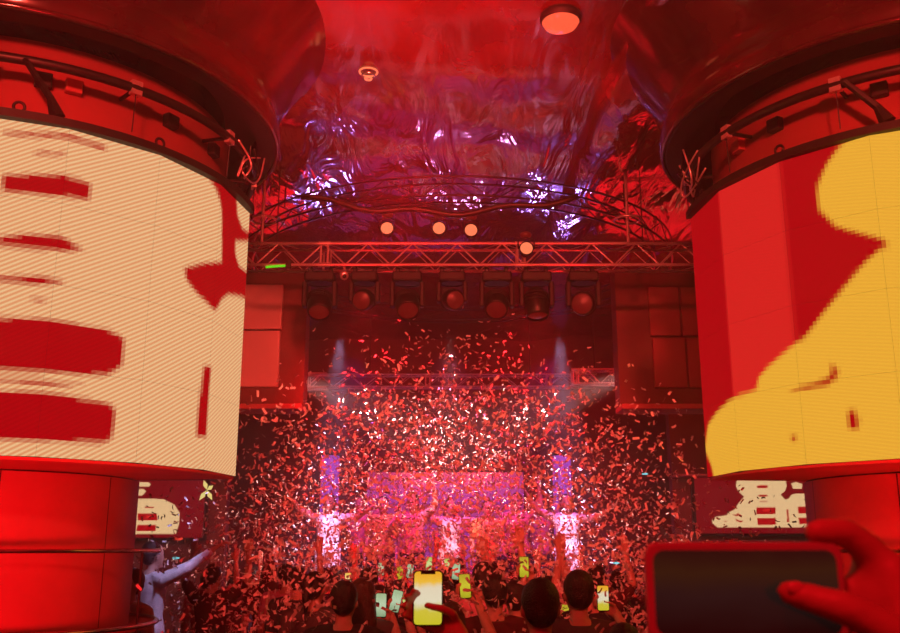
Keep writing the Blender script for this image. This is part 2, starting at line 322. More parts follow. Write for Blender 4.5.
def led_tile(name, corner, ux, uz, w, h, nu, nv, cols, uv0, m):
    """one flat LED tile: nu x nv emitting cells on a thin box"""
    iu, iv = np.meshgrid(np.arange(nu+1), np.arange(nv+1), indexing='ij')
    g = .0004
    P = np.array(corner)[None, None]+np.array(ux)[None, None]*(g+(w-2*g)*iu[..., None]/nu)+np.array(uz)[None, None]*(g+(h-2*g)*iv[..., None]/nv)
    v = P.reshape(-1, 3).tolist(); q = nv+1
    f = [(i*q+j, (i+1)*q+j, (i+1)*q+j+1, i*q+j+1) for i in range(nu) for j in range(nv)]
    nrm = np.cross(ux, uz); back = [(np.array(v[i])-nrm*.03).tolist() for i in (0, nu*q, nu*q+nv, nv)]; b0 = len(v); v += back
    cn = [0, nu*q, nu*q+nv, nv]
    f += [(b0+3, b0+2, b0+1, b0)]
    for a in range(4):
        b = (a+1) % 4; f.append((cn[b], cn[a], b0+a, b0+b))
    me = bpy.data.meshes.new(name); me.from_pydata(v, [], f); me.materials.append(m); me.materials.append(M['black'])
    nc = nu*nv
    mi = np.zeros(len(f), np.int32); mi[nc:] = 1; me.polygons.foreach_set('material_index', mi)
    at = me.color_attributes.new('Col', 'FLOAT_COLOR', 'CORNER')
    full = np.zeros((len(me.loops), 4), np.float32); full[:, 3] = 1
    full[:nc*4, :3] = np.repeat(cols.reshape(nc, 3), 4, 0); at.data.foreach_set('color', full.ravel())
    uvl = me.uv_layers.new(name='UV'); uu = np.zeros((len(me.loops), 2), np.float32)
    vi = np.zeros(len(me.loops), np.int32); me.loops.foreach_get('vertex_index', vi)
    lu = np.append((iu.ravel()*w/nu+uv0[0]), np.zeros(4)); lv = np.append((iv.ravel()*h/nv+uv0[1]), np.zeros(4))
    uu[:, 0] = lu[vi]; uu[:, 1] = lv[vi]; uvl.data.foreach_set('uv', uu.ravel())
    return me
M['led_left'] = led_mat('led_tiles_cream', 130, -225, .5); M['led_right'] = led_mat('led_tiles_yellow', 55, 290, .13); M['led_far'] = led_mat('led_tiles_far', 0, 120, .05)

def drum(c, phase, base, polys, m, label, side):
    d = thing('led_drum', label, 'led screen', (c[0], c[1], DB), 0, 'LED drums around the columns')
    n, rows = 10, 4; h = (DT-DB)/rows; nu, nv = 24, 20
    for k in range(n):
        a0, a1 = math.radians(phase+20*k), math.radians(phase+20*(k+1)); R = DR+.012
        p0 = np.array([R*math.cos(a0), R*math.sin(a0), 0]); p1 = np.array([R*math.cos(a1), R*math.sin(a1), 0]); w = np.linalg.norm(p1-p0); ux = (p1-p0)/w
        for r in range(rows):
            th = phase+20*k+20*(np.arange(nu)+.5)/nu; zz = DB+h*r+h*(np.arange(nv)+.5)/nv
            if side > 0: th = (th+180) % 360-180
            else: th = -((-th+80) % 360)+80
            T, ZZ = np.meshgrid(th, zz, indexing='ij')
            cols = paint(T, ZZ, base, polys, 20/nu, h/nv)
            me = led_tile('led_panel', p0+np.array([0, 0, h*r]), ux, np.array([0, 0, 1.]), w, h, nu, nv, cols, (w*k, h*r), m)
            link('led_panel', me, d)
    H = DT-DB
    b0, b1 = math.radians(phase), math.radians(phase+200)
    MB().lathe([(1.50, H-.02), (1.645, H-.02), (1.645, H+.03), (1.50, H+.03)], 60, b0, b1, closed=True).build('top_rim', M['black'], d)
    pts = [(1.60*math.cos(b0+(b1-b0)*q/60), 1.60*math.sin(b0+(b1-b0)*q/60)) for q in range(61)]
    MB().add([(x, y, -.02) for x, y in pts]+[(x, y, -.003) for x, y in pts], [tuple(range(61))[::-1], tuple(range(61, 122))]+[(q, (q+1) % 61, (q+1) % 61+61, q+61) for q in range(61)]).build('underside', M['plaster'], d)
    MB().lathe([(1.55, 0), (1.55, H)], 60, b0, b1).build('backing_shell', M['black'], d)
    for sx in (-1, 1): MB().box(sx*1.56-.03, sx*1.56+.03, .0, .12, 0, H).build('end_post', M['black'], d)
    for k in range(7):      # lifting eyes along the top rim
        a = math.radians(phase+10+30*k)
        o = ring(.030, .009, 14, 6).build('lifting_eye', M['blackmetal'], d, True); o.location = (1.60*math.cos(a), 1.60*math.sin(a), H+.065); o.rotation_euler = (PI/2, 0, a+PI/2)
    return d
drum(CL, -198, 'c', LEFT, M['led_left'], 'cylindrical LED drum showing cream picture with red bars, around the left column', 1)
drum(CR, -184.4, 'r', RIGHT, M['led_right'], 'cylindrical LED drum showing yellow silhouette on red, around the right column', -1)

def column(c, side, ph0):
    p = thing('column', 'round plastered column carrying the %s drum' % ('cream' if side == 'left' else 'yellow and red'), 'column', (c[0], c[1], FZ), 0, 'round columns')
    for k in range(8):       # curved cladding sheets, one by one
        a0 = math.radians(ph0+45*k+.25); a1 = math.radians(ph0+45*(k+1)-.25)
        MB().lathe([(.90, 0), (.928, 0), (.928, DB-FZ-.03), (.90, DB-FZ-.03)], 12, a0, a1, closed=True).build('cladding_sheet', M['plaster'], p, False)
    MB().lathe([(.905, 0), (.905, DB-FZ)], 48).build('core', M['black'], p)
    MB().lathe([(1.36, DB-FZ+.1), (1.40, DB-FZ+.1), (1.40, 5.10-FZ), (1.36, 5.10-FZ)], 72, closed=True).build('upper_shaft', M['plaster2'], p, True)
    for a in (-64, -57, -30, -10) if side == 'left' else (-150, -122, -165, -110):     # small junction boxes on the shaft
        o = bevel(MB().box(-.03, .03, -.05, .05, -.045, .045).build('junction_box', M['plaster2'] if a % 2 else M['black'], p), .008)
        t = math.radians(a); o.location = (1.42*math.cos(t), 1.42*math.sin(t), 4.84-FZ); o.rotation_euler = (0, 0, t)
    return p
column(CL, 'left', -63); column(CR, 'right', -180)

# ceiling coves above the columns: recess, flat soffit ring, glossy lacquered fascia
for c, side in ((CL, 'left'), (CR, 'right')):
    t = tag(thing('trim_cove', 'round glossy ceiling cove above the %s column' % side, None, (c[0], c[1], 0)), kind='structure')
    MB().lathe([(1.36, 5.30), (1.62, 5.30), (1.62, 5.10)], 72).build('recess', M['black'], t, False)
    MB().lathe([(1.62, 5.14), (1.62, 5.08), (1.74, 5.08), (1.77, 5.11)], 72).build('soffit', M['black'], t, False)
    MB().lathe([(1.77, 5.11), (1.79, 5.16), (1.78, 5.24), (1.75, 5.30), (1.77, 5.40), (1.84, 5.55), (1.95, 5.75), (2.15, 6.02)], 96).build('fascia', M['gloss'], t, True)
    ring(1.77, .018, 96, 8, 5.095).build('edge_bead', M['gloss'], t, True)
    # cable ring that runs around the upper shaft
    p = thing('cable_ring', 'dark tubular ring with brackets and hanging wires around the %s column' % side, 'pipe', (c[0], c[1], 4.86), 0, 'tube rings around the columns')
    ring(1.60, .030, 96, 10).build('tube', M['blackmetal'], p, True)
    for kk in range(12):
        a = math.radians(-75+30*kk if side == 'left' else -100+30*kk); ca, sa = math.cos(a), math.sin(a)
        rod('bracket', (1.40*ca, 1.40*sa, .0), (1.60*ca, 1.60*sa, 0), .014, M['blackmetal'], p)
        MB().box(-.02, .02, -.035, .035, -.045, .045).build('clamp', M['alu'], p).matrix_local = Matrix.Translation((1.605*ca, 1.605*sa, 0)) @ Matrix.Rotation(a, 4, 'Z')
        rod('hanging_wire', (1.61*ca, 1.61*sa, -.04), (1.60*ca, 1.60*sa, -.29), .004, M['blackmetal'], p)
    # flat brace leaning down to the drum
    a = math.radians(-68 if side == 'left' else -128)
    MB().tube([(1.62*math.cos(a), 1.62*math.sin(a), 0), (1.58*math.cos(a+.1), 1.58*math.sin(a+.1), -.2), (1.58*math.cos(a+.13), 1.58*math.sin(a+.13), -.31)], [.02, .025, .05], 6).build('brace', M['blackmetal'], p)
    # bundle of cables on the inner flank
    a = math.radians(-4 if side == 'left' else 180)
    for q in range(5):
        da = rng.uniform(-.16, .16, 5); dz = [.02, -.08, -.16, -.26, -.12+.05*q]; pts = []
        for i in range(5): pts.append(((1.63+.06*math.sin(q+i))*math.cos(a+da[i]), (1.63+.06*math.sin(q+i))*math.sin(a+da[i]), dz[i]))
        pp = [Vector(pts[0])]
        for i in range(len(pts)-1):
            for s_ in range(1, 7): pp.append(Vector(pts[i]).lerp(Vector(pts[i+1]), s_/6))
        for _ in range(22): pp = [pp[0]]+[(pp[i-1]+pp[i]*2+pp[i+1])/4 for i in range(1, len(pp)-1)]+[pp[-1]]
        MB().tube(pp, .007, 6).build('cable', M['blackmetal'] if q % 2 else M['alu'], p, True)
# drink-shelf rails around the columns
for c, side in ((CL, 'left'), (CR, 'right')):
    p = thing('column_rail', 'round metal rail cage with a drinks shelf around the %s column' % side, 'rail', (c[0], c[1], FZ), 0, 'rails around the columns')
    ring(1.10, .014, 72, 8, 2.08-FZ).build('top_rail', M['chrome'], p, True)
    MB().lathe([(.935, 1.585-FZ), (1.10, 1.585-FZ), (1.10, 1.605-FZ), (.935, 1.605-FZ)], 72, closed=True).build('shelf', M['plaster2'], p)
    ring(1.11, .016, 72, 8, 1.615-FZ).build('shelf_rim', M['chrome'], p, True)
    for k in range(4):
        a = math.radians(-9+90*k if side == 'left' else -171+90*k); rod('post', (1.10*math.cos(a), 1.10*math.sin(a), 0), (1.10*math.cos(a), 1.10*math.sin(a), 2.08-FZ), .009, M['blackmetal'], p)

# ------------------------------------------------------------------ trusses
def truss(name, label, x0, x1, y, z, size, pitch, group, r=.017):
    t = thing(name, label, 'truss', ((x0+x1)/2, y, z), 0, group); L = (x1-x0)/2; h = size/2; m = M['alu']
    for sy in (-h, h):
        for sz in (-h, h): rod('chord', (-L, sy, sz), (L, sy, sz), r, m, t)
    n = int(2*L/pitch)
    for face in range(4):
        for k in range(n):
            xa = -L+pitch*k; xb = xa+pitch; up = (k % 2 == 0); s = 1 if up else -1
            if face == 0: a, b = (xa, -h, -h*s), (xb, -h, h*s)
            elif face == 1: a, b = (xa, h, -h*s), (xb, h, h*s)
            elif face == 2: a, b = (xa, -h*s, -h), (xb, h*s, -h)
            else: a, b = (xa, h*s, h), (xb, -h*s, h)
            rod('brace', a, b, r*(.5, .3, .35, .35)[face], m, t)
    for xx in np.arange(-L+.02, L, 1.98):       # end frames of the truss sections
        for sy in (-h, h): rod('end_frame', (xx, sy, -h), (xx, sy, h), r*.75, m, t); rod('end_frame', (xx+.07, sy, -h), (xx+.07, sy, h), r*.75, m, t)
        for sz in (-h, h):
            o = MB().lathe([(.001, -.06), (r*1.35, -.06), (r*1.35, .06), (.001, .06)], 10, axis='x').build('coupler', M['alu'], t); o.location = (xx+.035, -h, sz)
    for xx in (-L*.55, L*.55): rod('hanger_rod', (xx, 0, h), (xx, 0, CEIL-z), .006, M['blackmetal'], t)
    return t
truss('box_truss', 'main silver box truss spanning between the two LED drums', -3.3, 3.5, 9.11, 4.965, .225, .225, 'straight trusses')
truss('box_truss', 'small far silver truss beside the right bulkhead', 1.70, 3.2, 13, 4.42, .2, .2, 'straight trusses', .016)
truss('box_truss', 'small far silver truss beside the left bulkhead', -3.2, -1.72, 13, 4.36, .2, .2, 'straight trusses', .016)
truss('box_truss', 'thin dark-red truss high across the back of the stage', -2.4, 2.4, 15.2, 4.75, .2, .25, 'straight trusses', .014)
for xx in (-1.9, 1.8):
    p = thing('truss_hanger', 'vertical steel hanger holding the main truss on its %s half' % ('left' if xx < 0 else 'right'), 'hanger', (xx, 9.0, 5.06), 0, 'truss hangers')
    rod('hanger_rod', (0, 0, 0), (0, 0, .9), .016, M['alu'], p); o = ring(.13, .012, 28, 6).build('hanger_ring', M['alu'], p, True); o.location = (.0, 0, .27)
# circular truss under the ceiling
t = thing('ring_truss', 'dark circular truss hanging under the film ceiling', 'truss', (.05, 11.4, 5.58)); RT = 2.6
for dr in (-.1, .1):
    for dz in (-.1, .1): ring(RT+dr, .012, 96, 7, dz).build('chord', M['blackmetal'], t, True)
for k in range(48):
    a0, a1 = 2*PI*k/48, 2*PI*(k+1)/48; s = .1 if k % 2 else -.1
    for R in (RT-.1, RT+.1): rod('brace', (R*math.cos(a0), R*math.sin(a0), -s), (R*math.cos(a1), R*math.sin(a1), s), .006, M['blackmetal'], t)
for k in range(4):
    a = PI/4+k*PI/2; rod('drop_rod', (RT*math.cos(a), RT*math.sin(a), .1), (RT*math.cos(a), RT*math.sin(a), .36), .008, M['blackmetal'], t)
# sagging power cable below the ring truss
pts = [(-1.45+2.7*i/24, 8.6, 5.42-.16*math.sin(PI*i/24)+.03*math.sin(i*.8)) for i in range(25)]
tag(MB().tube(pts, .03, 8).build('power_cable', M['blackmetal'], None, True), 'thick black power cable sagging above the main truss', 'cable')

# ------------------------------------------------------------------ lights on the truss
def moving_head(x, z, tilt, pan, label, lens, s=1.0):
    h = thing('moving_head_light', label, 'stage light', (x, 9.11, 4.84), 0, 'moving head lights under the main truss')
    b = bevel(MB().box(-.15*s, .15*s, -.12, .12, -.15, -.05).build('base', M['black'], h), .02)
    for sx in (-.1, .1): bevel(MB().box(sx-.02, sx+.02, -.025, .025, -.06, .03).build('clamp', M['blackmetal'], h), .006)
    ring(.13*s, .010, 28, 6, -.15).build('pan_ring', M['blackmetal'], h, True)
    for sx in (-1, 1): bevel(MB().box(sx*.15*s-.025, sx*.15*s+.025, -.06, .06, -.40*s, -.14).build('yoke_arm', M['black'], h), .015)
    hd = MB().lathe([(.001, .17), (.06, .165), (.105, .12), (.12, .05), (.125, -.05), (.115, -.13), (.105, -.15), (.10, -.145)], 28, axis='y').build('head', M['blackmetal'], h, True)
    hd.location = (0, 0, -.36*s); hd.rotation_euler = (tilt, 0, pan); hd.scale = (s, s, s)
    l = MB().lathe([(.001, -.150), (.05, -.146), (.10, -.125)], 28, axis='y').build('lens', lens, hd, True)
    for q in range(3): MB().lathe([(.118, .0+.035*q), (.130, .005+.035*q), (.130, .015+.035*q), (.118, .02+.035*q)], 28, axis='y').build('cooling_fin', M['black'], hd)
    return h
mh = [(-1.31, .95, .1, 'leftmost moving head light under the main truss, its red face tipped down'), (-.86, .35, -.2, 'second moving head from the left under the main truss, facing out'),
      (-.43, .8, .15, 'third moving head from the left under the main truss, red face tipped down'), (.02, .3, .3, 'middle moving head light under the main truss, turned aside'),
      (.47, .75, -.1, 'fifth moving head from the left under the main truss, dull red face'), (.87, 1.35, .2, 'sixth moving head from the left under the main truss, pointing at the floor'), (1.34, .25, -.25, 'rightmost moving head light under the main truss, facing out with round red lens')]
for i, (x, t_, p_, lab) in enumerate(mh): moving_head(x, 0, t_, p_, lab, M['red_lens'], 1.0 if i != 1 and i != 3 else .88)
def globe(x, z, label):
    h = thing('round_spotlight', label, 'spotlight', (x, 8.9, z), 0, 'small round spotlights above the main truss')
    MB().lathe([(.001, .14), (.05, .13), (.066, .06), (.072, -.02), (.066, -.03)], 24, axis='y').build('housing', M['black'], h, True)
    MB().lathe([(.001, -.062), (.025, -.058), (.048, -.042), (.062, -.018)], 24, axis='y').build('lens', M['globe'], h, True)
    MB().tube([(-.08, 0, 0), (-.08, .02, .10), (0, .03, .13), (.08, .02, .10), (.08, 0, 0)], .008, 6).build('bracket', M['blackmetal'], h, True)
    o = MB().sphere((0, .05, .16), .05, 1.2, 1, .7).build('red_cap', M['red_lens'], h, True)
for x, z, lab in ((-.63, 5.20, 'leftmost glowing orange spotlight above the main truss'), (-.11, 5.20, 'glowing orange spotlight above the truss, second from the left'), (.21, 5.18, 'glowing orange spotlight above the truss, third from the left'), (.76, 4.99, 'glowing orange spotlight set lower, in front of the truss lattice')): globe(x, z, lab)
# ceiling lamp and gimbal spot
p = thing('ceiling_lamp', 'large round red ceiling lamp with flat glowing diffuser', 'lamp', (.83, 6.3, CEIL))
MB().lathe([(.001, .0), (.15, .0), (.155, -.05), (.14, -.075)], 40).build('housing', M['black'], p, True); MB().lathe([(.14, -.07), (.12, -.105), (.07, -.13), (.001, -.14)], 40).build('diffuser', M['disc'], p, True)
p = thing('gimbal_spot', 'small swivelling ceiling spot with nested bright rings', 'lamp', (-.68, 7.1, CEIL-.03))
for k, rr in enumerate((.075, .052, .028)): ring(rr, .008, 28, 6, -.03*k-.02).build('gimbal_ring', M['globe'] if k != 1 else M['chrome'], p, True)
MB().lathe([(.001, .04), (.085, .04), (.09, -.005), (.08, -.01)], 28).build('housing', M['black'], p, True)
# duct wrapped in film, running back along the ceiling on the right
prof = [(-.30, 0), (-.27, -.14), (-.18, -.22), (.20, -.24), (.29, -.16), (.31, 0)]
V = []; Fq = []; n = 60
for i in range(n):
    yy = 4.5+8*i/(n-1); xx = 1.75-.055*(yy-4.5)
    for a, b in prof: V.append((xx+a+.012*math.sin(yy*5+a*9), yy, CEIL+b+.02+.014*math.sin(yy*7+a*14)))
kq = len(prof); Fq = [(i*kq+j, (i+1)*kq+j, (i+1)*kq+j+1, i*kq+j+1) for i in range(n-1) for j in range(kq-1)]
tag(MB().add(V, Fq).build('ceiling_duct', M['film'], None, True), 'dark ceiling duct wrapped in glossy film, running back right of centre', 'duct')
# small things on the truss
p = thing('security_camera', 'small pale bullet camera clamped under the main truss', 'camera', (-1.06, 9.0, 4.84))
o = MB().lathe([(.001, .09), (.04, .09), (.045, -.05), (.035, -.07), (.001, -.06)], 18, axis='y').build('camera_body', M['alu'], p, True); o.location = (0, 0, -.09); o.rotation_euler = (.5, 0, .2)
rod('mount', (0, .02, -.06), (0, .02, .02), .012, M['alu'], p); MB().lathe([(.001, -.075), (.022, -.07)], 14, axis='y').build('camera_lens', M['black'], o, True)
p = thing('green_marker_light', 'thin green glowing marker on the left end of the main truss', 'light', (-1.72, 8.97, 4.83))
MB().tube([(-.12, 0, -.01), (0, 0, 0), (.1, 0, .006)], .012, 8).build('light_tube', M['green'], p, True); MB().box(.08, .13, -.02, .02, -.02, .05).build('holder', M['black'], p)

# ------------------------------------------------------------------ far LED banners
SR = [('c', [(4.23, 3.068), (4.95, 3.068), (4.96, 2.981), (4.93, 2.913), (4.86, 2.855), (4.92, 2.784), (4.97, 2.797), (5.02, 2.855), (5.09, 2.872), (5.9, 2.872), (5.9, 2.387), (3.9, 2.383), (3.83, 2.443), (3.83, 2.501), (3.89, 2.539), (4.05, 2.558), (4.07, 2.596), (4.17, 2.644), (4.23, 2.73), (4.32, 2.826), (4.24, 2.903), (4.21, 2.981)]),
      ('c', [(5.03, 3.019), (5.1, 3.039), (5.19, 3.01), (5.18, 2.942), (5.05, 2.938)]), ('c', [(5.05, 3.085), (5.8, 3.085), (5.8, 3.058), (5.04, 3.058)]),
      ('r', [(4.52, 2.986), (4.68, 2.994), (4.68, 2.954), (4.52, 2.95)]), ('r', [(4.52, 2.842), (4.57, 2.857), (4.64, 2.857), (4.68, 2.842), (4.64, 2.826), (4.55, 2.826)]), ('r', [(4.54, 2.763), (4.66, 2.766), (4.66, 2.749), (4.54, 2.749)]),
      ('r', [(4.49, 2.672), (4.77, 2.672), (4.76, 2.577), (4.48, 2.573)]), ('r', [(4.49, 2.516), (4.76, 2.52), (4.76, 2.424), (4.49, 2.421)]), ('r', [(4.93, 2.644), (4.95, 2.644), (4.95, 2.462), (4.92, 2.462)]),
      ('r', [(5.1, 2.682), (5.42, 2.682), (5.41, 2.586), (5.1, 2.586)]), ('r', [(5.09, 2.52), (5.41, 2.523), (5.4, 2.44), (5.1, 2.434)]), ('r', [(4.12, 2.567), (4.19, 2.567), (4.21, 2.596), (4.23, 2.567), (4.2, 2.542)]),
      ('r', [(4.16, 2.516), (4.22, 2.485), (4.28, 2.482), (4.25, 2.453), (4.19, 2.472)]), ('r', [(4.0, 2.474), (4.04, 2.474), (4.03, 2.459)]), ('l', [(4.58, 2.644), (4.69, 2.649), (4.68, 2.615), (4.58, 2.611)])]
SL = [('c', [(-5.6, 3.035), (-4.45, 3.035), (-4.41, 3.01), (-4.43, 2.971), (-5.6, 2.965)]), ('c', [(-5.6, 2.938), (-4.51, 2.938), (-4.47, 2.903), (-4.52, 2.845), (-5.6, 2.834)]),
      ('c', [(-5.6, 2.772), (-4.42, 2.799), (-4.2, 2.788), (-4.04, 2.711), (-3.95, 2.586), (-3.95, 2.443), (-3.99, 2.292), (-5.6, 2.284)]),
      ('r', [(-4.47, 2.682), (-4.34, 2.682), (-4.34, 2.663), (-4.47, 2.663)]), ('r', [(-4.57, 2.586), (-4.29, 2.586), (-4.27, 2.485), (-4.56, 2.485)]), ('r', [(-4.56, 2.421), (-4.29, 2.424), (-4.29, 2.333), (-4.57, 2.333)]), ('l', [(-4.44, 2.548), (-4.35, 2.554), (-4.35, 2.523), (-4.44, 2.52)])]
COLS['r2'] = lin(120, 0, 14)
def banner(x0, x1, z0, z1, polys, label):
    d = thing('led_banner', label, 'led screen', ((x0+x1)/2, 14, z0), 0, 'far LED banners'); n = 4; w = (x1-x0)/n; nu, nv = 44, 70
    for k in range(n):
        U, Vv = np.meshgrid(x0+w*k+w*(np.arange(nu)+.5)/nu, z0+(z1-z0)*(np.arange(nv)+.5)/nv, indexing='ij')
        cols = paint(U, Vv, 'r2', polys, w/nu, (z1-z0)/nv, .6, 2)
        link('led_panel', led_tile('led_panel', (-(x1-x0)/2+w*k, 0, 0), np.array([1., 0, 0]), np.array([0, 0, 1.]), w, z1-z0, nu, nv, cols, (0, 0), M['led_far']), d)
    MB().box(-(x1-x0)/2-.04, (x1-x0)/2+.04, .031, .09, -.04, z1-z0+.04).build('frame', M['black'], d)
banner(-5.6, -3.6, 2.24, 3.06, SL, 'far cream and red LED banner at the left behind the confetti'); banner(3.6, 5.9, 2.30, 3.10, SR, 'far cream and red LED banner at the right above the held phone')
for x0, x1, s in ((-7.2, -3.3, 'left'), (3.3, 7.2, 'right')):
    tag(MB().box(x0, x1, 14.1, 14.3, FZ, 5.2).build('wall_side_'+s, M['darkwall']), 'dark partition carrying the %s far LED banner' % s, kind='structure')
    tag(bevel(MB().box(x0, x1, 13.75, 14.1, 3.11, 3.14).build('trim_%d' % (1 if s == 'left' else 2), M['plaster']), .005), 'thin shelf edge above the %s far LED banner' % s, kind='structure')

# ------------------------------------------------------------------ stage
p = thing('stage', 'low black stage platform at the back of the dance floor', 'stage', (0, 15.3, FZ))
MB().box(-3.2, 3.2, -1.8, 1.8, .82, .90).build('deck', M['floor'], p)
for k in range(8): MB().box(-3.2+.8*k+.008, -3.2+.8*(k+1)-.008, -1.78, -1.74, 0, .82).build('front_panel', M['black'], p)
d = thing('stage_screen', 'wide purple-pink LED wall glowing behind the performers', 'led screen', (-.08, 16.3, FZ+.90))
for i in range(5):
    for j in range(4): bevel(MB().box(-1.34+.536*i+.003, -1.34+.536*(i+1)-.003, -.03, 0, .1+.54*j+.003, .1+.54*(j+1)-.003).build('led_panel', M['stage_screen'], d), .004)
MB().box(-1.36, 1.36, .001, .06, 0, 2.28).build('frame', M['black'], d)
for xx, s in ((-1.96, 'left'), (1.83, 'right')):
    p = thing('light_pillar', 'glowing purple light pillar at the %s of the stage screen' % s, 'light pillar', (xx, 15.5, FZ+.9), 0, 'purple light pillars')
    bevel(MB().box(-.22, .22, -.22, .22, 0, .08).build('base', M['black'], p), .01)
    MB().lathe([(.001, .08), (.15, .08), (.15, 2.42), (.14, 2.46), (.001, 2.46)], 28).build('tube', M['purple'], p, True)
    MB().lathe([(.001, 2.46), (.16, 2.46), (.16, 2.5), (.001, 2.5)], 28).build('cap', M['black'], p)
    for q in range(3): ring(.153, .008, 28, 6, .6+.6*q).build('band', M['black'], p, True)

# ------------------------------------------------------------------ people
tmp = []
def remesh(mb, name, vox, m, smooth=3):
    me = mb.mesh(name+'_src', None); o = bpy.data.objects.new(name+'_src', me); C.objects.link(o)
    r = o.modifiers.new('r', 'REMESH'); r.mode = 'VOXEL'; r.voxel_size = vox; r.use_smooth_shade = True
    s = o.modifiers.new('s', 'SMOOTH'); s.factor = .5; s.iterations = smooth
    dg = bpy.context.evaluated_depsgraph_get(); out = bpy.data.meshes.new_from_object(o.evaluated_get(dg)); out.name = name
    out.materials.clear(); out.materials.append(m); bpy.data.objects.remove(o); bpy.data.meshes.remove(me); out.shade_smooth()
    return out
def hand(mb, Wp, d, n, s, curl=.35, thumb=None, spread=.1):
    Wp, d, n, s = Vector(Wp), Vector(d).normalized(), Vector(n).normalized(), Vector(s).normalized()
    for q in (-.027, -.009, .009, .027): mb.cap(Wp+s*q*.6+d*.01, Wp+d*.088+s*q*1.05, .017, .0125)
    for q, L in ((-.030, .058), (-.0105, .072), (.0105, .080), (.030, .070)):
        p = Wp+d*.09+s*q; ang = 0; dd = (d+s*spread*q*20).normalized()
        for seg, (fr, r0, r1) in enumerate(((.45, .0105, .0098), (.32, .0098, .009), (.23, .009, .0078))):
            ang += curl*(1, 1.2, .9)[seg]; v = dd*math.cos(ang)+n*math.sin(ang); p2 = p+v*L*fr*1.15; mb.cap(p, p2, r0, r1); p = p2
    if thumb: mb.chain([Vector(t) for t in thumb], [.0165, .0125, .0115, .0095][:len(thumb)])
    else: mb.chain([Wp+d*.02+s*.022, Wp+d*.055+s*.055+n*.012, Wp+d*.085+s*.066+n*.02, Wp+d*.108+s*.068+n*.028], [.0165, .0125, .0115, .0095])
def arm(mb, sh, el, wr): mb.chain([sh, el], [.052, .041]); mb.chain([el, Vector(el).lerp(Vector(wr), .35), wr], [.041, .039, .027])
TORSO = [(0, 0, .84, .12, .09), (0, 0, .88, .165, .115), (0, 0, .95, .175, .12), (0, 0, 1.08, .14, .098), (0, 0, 1.2, .155, .108), (0, 0, 1.32, .178, .113), (0, -.005, 1.39, .165, .095), (0, -.01, 1.44, .09, .07), (0, -.01, 1.47, .05, .05)]
HEAD = [(0, .06, 1.488, .02, .02), (0, .052, 1.503, .044, .044), (0, .036, 1.53, .058, .068), (0, .022, 1.56, .068, .087), (0, .01, 1.60, .075, .096), (0, .004, 1.64, .077, .099), (0, 0, 1.68, .069, .089), (0, 0, 1.705, .05, .064), (0, 0, 1.722, .02, .025)]
HANG = dict(R=((.235, -.03, 1.13), (.25, .06, .89)), L=((-.235, -.03, 1.13), (-.25, .06, .89)))
